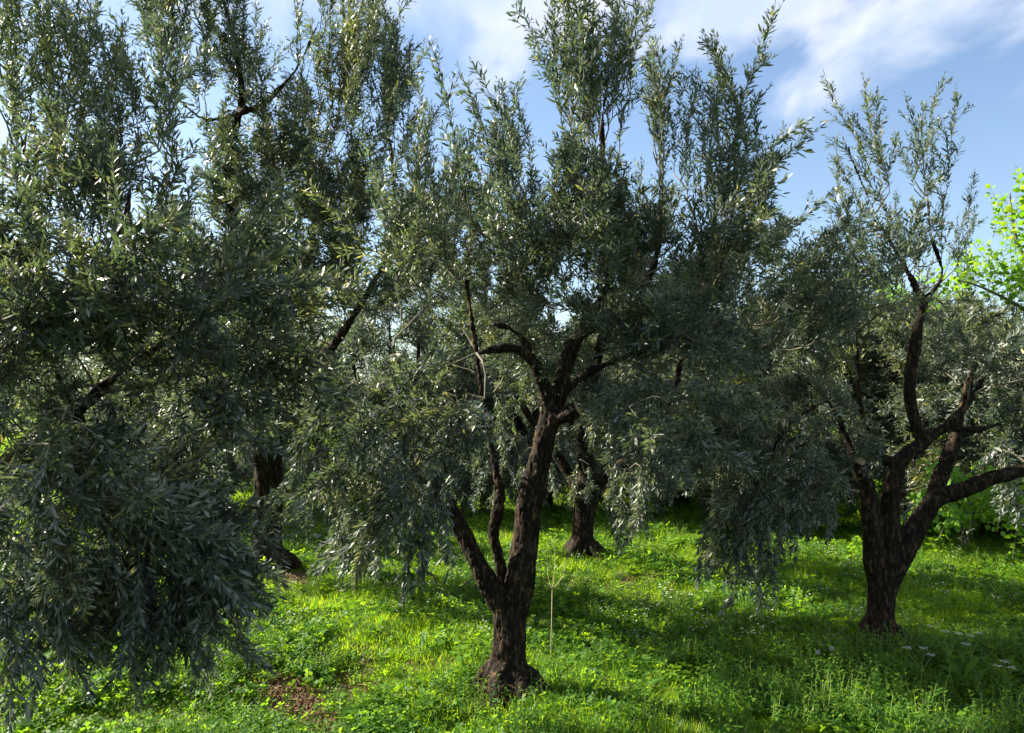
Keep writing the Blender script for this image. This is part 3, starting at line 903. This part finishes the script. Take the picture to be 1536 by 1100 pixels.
# a dark belt of trees closes the view
mb = MB(); r = np.random.default_rng(9)
for k in range(420):
    x = r.uniform(-75, 75); y = 66 + r.uniform(-4, 6); hh = 3.4 + 1.5 * math.sin(x * .21) + 1.0 * math.sin(x * .53 + 1) + r.uniform(-.8, .8)
    for _ in range(70):
        v = unit(r.normal(0, 1, 3)) * r.random() ** .4
        q = np.array([x, y, hh * .5]) + v * np.array([1.6, 1.6, hh * .5]); d = unit(v + np.array([0, 0, .4]))
        sd_, up = perp(d); ln = r.uniform(.25, .5)
        mb.add([q - sd_ * ln * .4, q + sd_ * ln * .4, q + d * ln], [(0, 1, 2)], 0, r.random())
tag(obj('distant_wood', mb.mesh('distant_wood', [M['weed']])), kind='stuff')


# ------------------------------------------------------------------ broad-leaved lime green tree at the right edge
def lobed(mb, base, d, n, ln, wd, rr, m=0, curl=.25):
    mb.leaf(base, d, n, ln, wd, m, rr, curl, outline=((.10, .55), (.30, 1.0), (.55, .82), (.8, .42)))


class BroadSpray:
    def __init__(s, seed):
        r = np.random.default_rng(seed); mb = MB()
        pts = bent((0, 0, 0), (0, 0, 1), .55, 7, (r.uniform(-.3, .3), r.uniform(-.3, .3), 0), .06, r)
        mb.tube(pts, np.linspace(.006, .002, 8), 4, 0)
        s.leaves = []
        d_ = .03; k = 0
        while d_ < .55:
            q, t = along(pts, d_); u, w = perp(t); a = k * 2.4 + r.uniform(-.4, .4)
            ax = u * math.cos(a) + w * math.sin(a); dd = unit(t * .5 + ax)
            pe = q + dd * r.uniform(.03, .06)
            mb.tube([q, pe], [.0016, .001], 3, 0, cap=False)
            ln = r.uniform(.07, .125) * (1 - .4 * d_ / .55)
            s.leaves.append((pe, unit(dd + r.normal(0, .25, 3)), unit(t * 1.2 - dd * .4 + r.normal(0, .35, 3)), ln, ln * r.uniform(.75, .95)))
            d_ += .030; k += 1
        s.me = mb.mesh('leafy_shoot', [M['green_stem']])


BS = [BroadSpray(80 + k) for k in range(4)]
mbl = MB(); lobed(mbl, np.zeros(3), (0, 0, 1), (0, 1, 0), 1.0, .85, .3)
BLEAF = mbl.mesh('broad_leaf', [M['lime_leaf']])
Y0 = 7.6
bp = P(1610, 840, Y0); base = np.array([bp[0], bp[1], float(hgt(bp[0], bp[1]))])
bt = empty('broadleaf_tree', base, 'young tree with broad lime green leaves rising at the right edge', 'tree')
limbs = [('trunk', [(1610, 858, Y0, .07), (1606, 720, Y0, .06), (1600, 600, Y0, .05), (1590, 500, Y0, .04)]),
         ('limb', [(1592, 510, Y0, .035), (1560, 430, Y0, .025), (1525, 360, Y0, .015), (1515, 290, Y0, .007)]),
         ('limb', [(1590, 500, Y0, .03), (1530, 460, Y0 - .1, .018), (1470, 430, Y0 - .1, .01), (1435, 420, Y0 - .1, .006)]),
         ('limb', [(1592, 500, Y0, .03), (1605, 400, Y0, .02), (1600, 300, Y0, .01)]),
         ('limb', [(1603, 720, Y0, .03), (1540, 740, Y0 - .1, .02), (1460, 740, Y0 - .2, .012), (1410, 750, Y0 - .2, .008)]),
         ('limb', [(1600, 620, Y0, .025), (1480, 540, Y0 + .3, .014), (1360, 455, Y0 + .4, .007)])]
for nm, pl in limbs:
    W = resample([(*P(a, b_, y), q) for a, b_, y, q in pl], .1); mb = MB(); mb.tube(W[:, :3] - base, W[:, 3], 7)
    obj(nm, mb.mesh(nm, [M['bark_young']], True), bt)
r = np.random.default_rng(88)
bl = [(1518, 330, 18, 60, 11, UP), (1500, 430, 55, 35, 20, (0, 0, .8)), (1455, 425, 30, 20, 7, (-.6, 0, .4)), (1560, 360, 40, 60, 18, UP), (1600, 400, 60, 90, 18, UP), (1600, 280, 30, 30, 8, UP),
      (1470, 745, 70, 40, 34, (-.4, -.3, .2)), (1540, 760, 50, 40, 20, (0, -.3, .2)), (1355, 452, 22, 20, 4, (-.3, 0, .6)), (1530, 470, 40, 25, 8, UP), (1415, 780, 40, 25, 9, (-.4, -.3, .1))]
cnt = 0
for px, py, rx, ry, n, dr in bl:
    for _ in range(n):
        v = unit(r.normal(0, 1, 3)) * r.random() ** .5
        q = P(px, py, Y0) + v * np.array([rx / 158, .35, ry / 158])
        d = unit(np.array(dr) + r.normal(0, .35, 3)); sp = BS[r.integers(0, 4)]
        so_ = obj('leafy_shoot', sp.me, bt, q - base); s_ = r.uniform(.6, .85)
        R = frame_z(d, r.uniform(0, 6.28)); so_.matrix_local = Matrix.Translation((q - base).tolist()) @ (R * s_).to_4x4()
        if cnt + len(sp.leaves) <= 300 and py < 600 and px < 1560:
            for lq, dd, nn, l, w in sp.leaves:
                z_ = unit(dd); sx = unit(np.cross(z_, nn)); ny_ = np.cross(sx, z_)
                lo = obj('leaf', BLEAF, so_)
                lo.matrix_local = Matrix.Translation(lq.tolist()) @ Matrix(np.column_stack([-sx, ny_, z_]).tolist()).to_4x4() @ Matrix.Diagonal((w / .85, l, l, 1)); cnt += 1
        else:
            if not hasattr(sp, 'fol'):
                mb = MB()
                for lq, dd, nn, l, w in sp.leaves: lobed(mb, lq, dd, nn, l, w, r.random())
                sp.fol = mb.mesh('foliage', [M['lime_leaf']])
            obj('foliage', sp.fol, so_)

# ------------------------------------------------------------------ ground cover
def scatter(name, protos, pos, rot, scl, idx, kind='stuff'):
    col = bpy.data.collections.new(name + '_kinds')
    for i, me in enumerate(protos):
        col.objects.link(bpy.data.objects.new('%s_%02d' % (name, i), me))
    me = bpy.data.meshes.new(name); me.from_pydata([tuple(p) for p in pos], [], [])
    a = me.attributes.new('rot', 'FLOAT_VECTOR', 'POINT'); a.data.foreach_set('vector', np.asarray(rot, dtype=np.float32).ravel())
    a = me.attributes.new('scl', 'FLOAT_VECTOR', 'POINT'); a.data.foreach_set('vector', np.asarray(scl, dtype=np.float32).ravel())
    a = me.attributes.new('idx', 'INT', 'POINT'); a.data.foreach_set('value', np.asarray(idx, dtype=np.int32))
    o = obj(name, me); tag(o, kind=kind)
    ng = bpy.data.node_groups.new(name, 'GeometryNodeTree')
    ng.interface.new_socket('Geometry', in_out='INPUT', socket_type='NodeSocketGeometry')
    ng.interface.new_socket('Geometry', in_out='OUTPUT', socket_type='NodeSocketGeometry')
    n = ng.nodes; l = ng.links
    gi = n.new('NodeGroupInput'); go = n.new('NodeGroupOutput')
    ci = n.new('GeometryNodeCollectionInfo'); ci.inputs['Collection'].default_value = col
    ci.inputs['Separate Children'].default_value = True; ci.inputs['Reset Children'].default_value = True
    ip = n.new('GeometryNodeInstanceOnPoints'); ip.inputs['Pick Instance'].default_value = True
    l.new(gi.outputs[0], ip.inputs['Points']); l.new(ci.outputs[0], ip.inputs['Instance'])
    for at_, ty, so_ in (('rot', 'FLOAT_VECTOR', 'Rotation'), ('scl', 'FLOAT_VECTOR', 'Scale'), ('idx', 'INT', 'Instance Index')):
        na = n.new('GeometryNodeInputNamedAttribute'); na.data_type = ty; na.inputs['Name'].default_value = at_
        l.new(na.outputs['Attribute'], ip.inputs[so_])
    l.new(ip.outputs[0], go.inputs[0])
    md = o.modifiers.new('scatter', 'NODES'); md.node_group = ng
    return o


BL = ((.3, .9), (.65, .62))


def grass_tuft(seed, n, h, spread):
    r = np.random.default_rng(seed); mb = MB()
    for _ in range(n):
        a = r.uniform(0, 6.28); rad = spread * math.sqrt(r.random()); b = np.array([math.cos(a) * rad, math.sin(a) * rad, -.01])
        t = r.uniform(.05, .75); a2 = a + r.normal(0, .8)
        d = unit((math.cos(a2) * t, math.sin(a2) * t, 1)); ln = h * r.uniform(.45, 1.15)
        out = np.array([math.cos(a2), math.sin(a2), 0]); nn = unit(np.array([0, 0, 1]) * t - out + r.normal(0, .3, 3))
        mb.leaf(b, d, -out + np.array([0, 0, t]), ln, r.uniform(.003, .0065), 0, r.random(), r.uniform(.05, .5), BL)
    return mb.mesh('grass_tuft', [M['grass']])


def clover(seed, n, h, spread, ls=.016):
    r = np.random.default_rng(seed); mb = MB()
    for _ in range(n):
        a = r.uniform(0, 6.28); rad = spread * math.sqrt(r.random()); b = np.array([math.cos(a) * rad, math.sin(a) * rad, -.01])
        top = b + np.array([r.normal(0, .02), r.normal(0, .02), h * r.uniform(.4, 1.1)])
        mb.tube([b, top], [.0012, .0008], 3, 0, cap=False)
        up = unit(np.array([0, 0, 1.0]) + r.normal(0, .35, 3)); u, w = perp(up); a0 = r.uniform(0, 6.28); rr = r.random()
        for k in range(3):
            aa = a0 + k * 2.09; d = unit(u * math.cos(aa) + w * math.sin(aa) + up * .25)
            mb.leaf(top, d, up, ls * r.uniform(.8, 1.2), ls * .85, 0, rr, .1, ((.45, .8), (.85, .9)))
    return mb.mesh('clover_clump', [M['weed']])


def broad_weed(seed, n, ln):
    r = np.random.default_rng(seed); mb = MB()
    for k in range(n):
        a = k * 2.4 + r.uniform(-.3, .3); t = r.uniform(.3, 1.3)
        d = unit((math.cos(a) * t, math.sin(a) * t, .9)); out = np.array([math.cos(a), math.sin(a), 0])
        l_ = ln * r.uniform(.6, 1.15)
        mb.leaf(np.array([0, 0, r.uniform(0, .03)]), d, np.array([0, 0, 1.]) - out * .3, l_, l_ * r.uniform(.26, .4), 0, r.random(), r.uniform(.25, .7), ((.2, .45), (.45, .9), (.75, 1.0)))
    return mb.mesh('broad_weed', [M['weed']])


def stem_weed(seed, h, nst, fl=0):
    """upright weed: stems with many small leaves, some with white flower heads"""
    r = np.random.default_rng(seed); mb = MB()
    for _ in range(nst):
        a = r.uniform(0, 6.28); t = r.uniform(.05, .5)
        pts = bent((math.cos(a) * .02, math.sin(a) * .02, -.01), (math.cos(a) * t, math.sin(a) * t, 1), h * r.uniform(.6, 1.1), 6, (0, 0, .3), .08, r)
        mb.tube(pts, np.linspace(.0016, .0008, 7), 3, 1, cap=False)
        L_ = np.linalg.norm(np.diff(pts, axis=0), axis=1).sum(); d_ = L_ * .12; k = 0
        while d_ < L_:
            q, tt = along(pts, d_); u, w = perp(tt); aa = k * 2.4; ax = u * math.cos(aa) + w * math.sin(aa)
            l_ = r.uniform(.016, .038) * (1.1 - .5 * d_ / L_)
            mb.leaf(q, unit(ax + tt * .7), tt - ax * .4, l_, l_ * .42, 0, r.random(), .25)
            d_ += h * .055; k += 1
        if fl:
            q = pts[-1]
            for j in range(8):
                aa = j * .785; d = np.array([math.cos(aa), math.sin(aa), .25])
                mb.leaf(q, d, (0, 0, 1), .007, .005, 2, .5, 0)
    return mb.mesh('stem_weed', [M['weed'], M['green_stem'], M['petal']])


def field(x, y, f, s):
    return np.sin(x * f + s) * np.cos(y * f * .9 + s * 2) + .6 * np.sin(x * f * 2.3 + y * f * 1.1 + s) + .4 * np.cos(y * f * 3.7 - x * f * 2.1 + s * 3)


def place(n, seed, y0, y1, pw, bare_keep=.04):
    """points over the wedge of ground round the view, thinner with distance, sparse on bare soil"""
    r = np.random.default_rng(seed)
    yy = y0 * (y1 / y0) ** (r.random(n * 3) ** pw)
    keep = r.random(n * 3) < 1.0
    y = yy[keep][:n]; x = r.uniform(-1, 1, len(y)) * (y * .72 + 1.3)
    b = bare_amount(x, y)
    k = r.random(len(x)) > np.minimum(b * 1.4, 1) * (1 - bare_keep)
    x = x[k]; y = y[k]
    return x, y, r


TUFTS = [grass_tuft(400 + k, 30, .13, .05) for k in range(5)] + [grass_tuft(410 + k, 44, .07, .075) for k in range(3)]
x, y, r = place(95000, 61, 2.3, 48, .8)
fld = field(x, y, 1.4, .7)
hh = np.clip(.62 + .30 * fld, .35, 1.4) * r.uniform(.65, 1.3, len(x)) * np.clip(.9 + (y - 6) * .03, .9, 2.2)
rot = np.stack([r.normal(0, .12, len(x)), r.normal(0, .12, len(x)), r.uniform(0, 6.28, len(x))], 1)
w_ = np.clip(.9 + (y - 6) * .06, .9, 3.2)
idx = np.where(fld > -.3, r.integers(0, 5, len(x)), r.integers(5, 8, len(x)))
scatter('grass', TUFTS, np.stack([x, y, hgt(x, y)], 1), rot, np.stack([w_, w_, hh], 1), idx)

CLV = [clover(420 + k, 26, .07, .07) for k in range(4)] + [clover(425 + k, 20, .10, .07, .022) for k in range(2)]
x, y, r = place(52000, 62, 2.3, 20, .75)
fld = field(x, y, 2.1, 3.1); k = r.random(len(x)) < np.clip(.42 + .5 * fld, .06, 1); x, y, fld = x[k], y[k], fld[k]
s_ = r.uniform(.7, 1.4, len(x)) * np.clip(.9 + (y - 6) * .05, .9, 2)
rot = np.stack([r.normal(0, .15, len(x)), r.normal(0, .15, len(x)), r.uniform(0, 6.28, len(x))], 1)
scatter('clover', CLV, np.stack([x, y, hgt(x, y)], 1), rot, np.stack([s_] * 3, 1), r.integers(0, 6, len(x)))

WD = [stem_weed(430 + k, .17, 7, 0) for k in range(4)] + [broad_weed(436 + k, 8, .085) for k in range(3)] + [stem_weed(440, .14, 6, 1), stem_weed(441, .11, 6, 1)]
x, y, r = place(26000, 63, 2.3, 16, .85)
fld = field(x, y, 1.7, 5.3); k = r.random(len(x)) < np.clip(.35 + .6 * fld + .35 * ((x > .9) & (y < 5.2)), .05, 1); x, y = x[k], y[k]
s_ = r.uniform(.6, 1.25, len(x)) * np.where((x > .9) & (y < 5.0), 1.35, 1.0)
rot = np.stack([r.normal(0, .15, len(x)), r.normal(0, .15, len(x)), r.uniform(0, 6.28, len(x))], 1)
ix = r.integers(0, 7, len(x)); fw = (y > 5.2) & (y < 8.5) & (r.random(len(x)) < .35); ix[fw] = r.integers(7, 9, fw.sum())
scatter('weeds', WD, np.stack([x, y, hgt(x, y)], 1), rot, np.stack([s_] * 3, 1), ix)

# fallen olive leaves and clods
mb = MB(); r = np.random.default_rng(70)
for _ in range(22):
    a = r.uniform(0, 6.28); q = np.array([r.normal(0, .07), r.normal(0, .07), r.uniform(.002, .012)])
    mb.leaf(q, (math.cos(a), math.sin(a), r.normal(0, .25)), unit((r.normal(0, .4), r.normal(0, .4), 1)), r.uniform(.03, .055), r.uniform(.007, .012), 0, r.random(), r.uniform(-.2, .3))
DL = mb.mesh('fallen_leaves', [M['dry_leaf']])
M['clod'] = solid('soil_clod', ((.3, (.05, .026, .015)), (.7, (.17, .095, .055))), 40, .95)
mb = MB()
for _ in range(16):
    c = np.array([r.normal(0, .07), r.normal(0, .07), 0]); s_ = r.uniform(.006, .022)
    v = [c + unit(p_) * s_ * r.uniform(.7, 1.2) for p_ in ((1, 0, 0), (0, 1, 0), (-1, 0, 0), (0, -1, 0), (0, 0, .8), (0, 0, -.6))]
    mb.add(v, [(0, 1, 4), (1, 2, 4), (2, 3, 4), (3, 0, 4), (1, 0, 5), (2, 1, 5), (3, 2, 5), (0, 3, 5)], 0, .5)
CL = mb.mesh('clods', [M['clod']])
xs = []; r = np.random.default_rng(71)
for px, py, rx, ry, am in BARE:
    Y = gY(py); cx = P(px, py, Y)[0]; hx = rx * pxm(Y); hy = max(.12, (gY(py - ry) - gY(py + ry)) / 2)
    n = int((40 + 240 * hx * hy) * am)
    xs.append(np.stack([cx + r.normal(0, hx * .75, n), Y + r.normal(0, hy * .75, n)], 1))
xs.append(np.stack([r.uniform(-4, 4, 700), r.uniform(3, 9, 700)], 1))
xs = np.concatenate(xs); n = len(xs)
rot = np.stack([np.zeros(n), np.zeros(n), r.uniform(0, 6.28, n)], 1)
scatter('fallen_leaves', [CL, DL], np.stack([xs[:, 0], xs[:, 1], hgt(xs[:, 0], xs[:, 1]) + .004], 1), rot, np.full((n, 3), 1.0) * r.uniform(.5, 1.0, (n, 1)), r.integers(0, 2, n))


# ------------------------------------------------------------------ single plants and pieces on the ground
def G(px, py):
    Y = gY(py); p_ = P(px, py, Y); return np.array([p_[0], p_[1], float(hgt(p_[0], p_[1]))])


# tall dry stalk right of the trunk
b = G(826, 1010); r = np.random.default_rng(90); s_ = pxm(b[1])
st = empty('dry_stalk', b, 'tall thin pale stalk with a forked top, right of the centre trunk', 'weed')
top = np.array([.01, 0, 125 * s_]); mb = MB()
mb.tube([(0, 0, -.02), (.004, 0, .2), top], [.003, .0027, .002], 5); obj('stem', mb.mesh('stem', [M['dry_stem']], True), st)
for dx, dz, k in ((-.09, .2, 0), (.02, .26, 1), (.085, .19, 2), (-.03, .17, 3)):
    e = top + np.array([dx, r.uniform(-.04, .04), dz]); mid = top + np.array([dx * .75, 0, dz * .4]); mb = MB()
    mb.tube([top, mid, e], [.0025, .002, .0012], 4)
    for t in np.linspace(.35, 1, 8):
        q = top + (e - top) * t + np.array([dx * .2, 0, 0]); d = unit(r.normal(0, 1, 3) + np.array([0, 0, .6]))
        mb.leaf(q, d, perp(d)[0], r.uniform(.015, .03), .006, 1, r.random(), .3)
    obj('fork', mb.mesh('fork', [M['dry_stem'], M['weed']]), st)

# bright broad-leaved plant left of the trunk
b = G(692, 1030)
bw = empty('broad_leaved_weed', b, 'bright lime broad-leaved weed just left of the centre trunk foot', 'plant')
mb = MB(); mb.tube([(0, 0, -.02), (.01, 0, .1), (-.01, 0, .2)], [.004, .003, .002], 5); obj('stem', mb.mesh('stem', [M['green_stem']]), bw)
r = np.random.default_rng(91)
for k in range(13):
    a = k * 2.4; z = .02 + .014 * k; mb = MB(); d = unit((math.cos(a), math.sin(a), .55)); l_ = r.uniform(.07, .11) * (1 - .03 * k)
    mb.leaf(np.array([0, 0, z]), d, np.array([0, 0, 1.]) - .4 * d, l_, l_ * .55, 0, r.random(), .4, ((.2, .5), (.45, 1), (.75, .8)))
    obj('leaf', mb.mesh('leaf', [M['lime_leaf']]), bw)

# umbel weeds in the right foreground
LB = ['tallest white-headed umbel weed in the right foreground', 'white-headed umbel weed leaning right of the tallest one, right foreground',
      'short white-headed umbel weed nearest the right edge', 'small white-headed umbel weed left of the tallest one']
for i, (px, py, h_) in enumerate(((1425, 1050, .40), (1465, 1050, .36), (1510, 1060, .25), (1392, 1045, .27))):
    b = G(px, py); u_ = empty('umbel_weed', b, LB[i], 'plant', 'white umbel weeds in the right foreground'); r = np.random.default_rng(95 + i)
    mb = MB(); tp = np.array([r.normal(0, .03), 0, h_ * .8]); mb.tube([(0, 0, -.02), tp * .5 + np.array([.01, 0, 0]), tp], [.003, .0025, .002], 5)
    obj('stem', mb.mesh('stem', [M['green_stem']]), u_)
    for k in range(3):
        hd = tp + np.array([(k - 1) * .05 + r.normal(0, .01), r.normal(0, .03), h_ * .2 + r.normal(0, .02)]); mb = MB()
        mb.tube([tp - np.array([0, 0, .05]), hd - np.array([0, 0, .02])], [.0018, .0014], 4, 0)
        for j in range(11):
            a = j * 2.4; rr = .024 * math.sqrt((j + .5) / 14); e = hd + np.array([math.cos(a) * rr, math.sin(a) * rr, r.normal(0, .002)])
            mb.tube([hd - np.array([0, 0, .02]), e], [.0008, .0006], 3, 0, cap=False)
            for q in range(4):
                aa = q * 1.57 + a; mb.leaf(e, (math.cos(aa), math.sin(aa), .2), (0, 0, 1), .0055, .005, 1, .5, 0)
        obj('flower_head', mb.mesh('flower_head', [M['green_stem'], M['petal']]), u_)
    for k in range(9):
        q = tp * r.uniform(.1, .8); a = k * 2.4; d = unit((math.cos(a), math.sin(a), .6)); mb = MB()
        for j in range(7):
            e = q + d * .014 * j
            for sg in (-1, 1):
                sdv = unit(np.cross(d, (0, 0, 1))) * sg; mb.leaf(e, unit(sdv + d * .6), (0, 0, 1), .022 * (1 - j * .08), .006, 0, r.random(), .2)
        obj('leaf', mb.mesh('leaf', [M['weed']]), u_)

# dandelion clocks left of the right trunk
for i, (px, py) in enumerate(((1225, 1012), (1246, 1010))):
    b = G(px, py); d_ = empty('dandelion', b, ('left', 'right')[i] + ' one of two round white seed heads left of the right trunk', 'flower', 'dandelion clocks')
    mb = MB(); h_ = .17; mb.tube([(0, 0, -.02), (.01, 0, h_)], [.0025, .002], 5); obj('stem', mb.mesh('stem', [M['green_stem']]), d_)
    mb = MB(); r = np.random.default_rng(120 + i)
    for k in range(70):
        v = unit(r.normal(0, 1, 3)); c = np.array([.01, 0, h_ + .01]); u, w = perp(v)
        mb.leaf(c, v, u, .016, .003, 0, .5, 0); mb.leaf(c + v * .013, unit(u + v * .3), v, .005, .003, 0, .5, 0)
    obj('seed_head', mb.mesh('seed_head', [M['petal']]), d_)

# fallen pruned branch on the ground left of the centre trunk
b = G(660, 893)
fb = empty('fallen_branch', b, 'dark pruned branch lying in the shade left of the centre trunk', 'branch')
mb = MB(); s_ = pxm(b[1])
mb.tube([(-.38, .05, .04), (-.15, 0, .08), (.1, -.02, .07), (.42, .05, .05)], [.018, .028, .032, .02], 9)
obj('stem', mb.mesh('stem', [M['bark']], True), fb)
for k, (x0, dx, dz) in enumerate(((-.1, -.15, .2), (.02, .1, .22), (.15, .22, .12), (-.25, -.2, .06), (.3, .25, .03), (-.02, -.06, .16))):
    mb = MB(); p0 = np.array([x0, 0, .07]); mb.tube([p0, p0 + np.array([dx * .5, -.03, dz * .7]), p0 + np.array([dx, -.06, dz])], [.012, .007, .003], 5)
    obj('twig', mb.mesh('twig', [M['bark_young']]), fb)
mb = MB(); r = np.random.default_rng(130)
for _ in range(60):
    q = np.array([r.uniform(-.45, -.2), r.normal(0, .05), r.uniform(.03, .12)]); d = unit(r.normal(0, 1, 3)); mb.leaf(q, d, perp(d)[0], .05, .011, 0, r.random(), .3)
obj('leaf', mb.mesh('leaf', [M['dry_leaf']]), fb)['kind'] = 'stuff'

# straw and shoots at the foot of the centre tree
b = G(766, 1052); mb = MB(); r = np.random.default_rng(140)
for _ in range(420):
    a = r.uniform(PI, 2 * PI) + r.normal(0, .3); rad = r.uniform(.12, .27); q = np.array([math.cos(a) * rad, math.sin(a) * rad, r.uniform(0, .05) + max(0, .22 - rad) * .7])
    a2 = a + r.normal(0, 1.2); d = unit((math.cos(a2), math.sin(a2), r.uniform(-.3, .8)))
    mb.leaf(q, d, perp(d)[0], r.uniform(.03, .10), .003, 0, r.random(), r.uniform(-.5, .5), BL)
st = obj('straw', mb.mesh('straw', [M['dry_leaf']]), None, b); tag(st, kind='stuff')

# sawn stump, lit orange, far back right of the centre
b = G(985, 732); r = np.random.default_rng(150)
sp = empty('tree_stump', b, 'short sunlit orange-brown stump far back, right of the centre tree', 'stump')
M['stump'] = solid('stump_bark', ((.3, (.16, .07, .03)), (.7, (.42, .22, .10))), 14, .9, .6, (1, 1, .3))
mb = MB(); a = resample([(0, 0, -.05, .27), (0, 0, .12, .21), (.02, 0, .35, .19), (.02, 0, .55, .2)], .06)
mb.tube(a[:, :3], a[:, 3] * (1 + r.normal(0, .04, len(a))), 14); obj('trunk', mb.mesh('trunk', [M['stump']], True), sp)
mb = MB(); mb.tube([(.02, 0, .54), (.02, 0, .556)], [.19, .185], 14); obj('sawn_end', mb.mesh('sawn_end', [M['cut_wood']]), sp)
print('objects', len(bpy.data.objects), 'meshes', len(bpy.data.meshes))
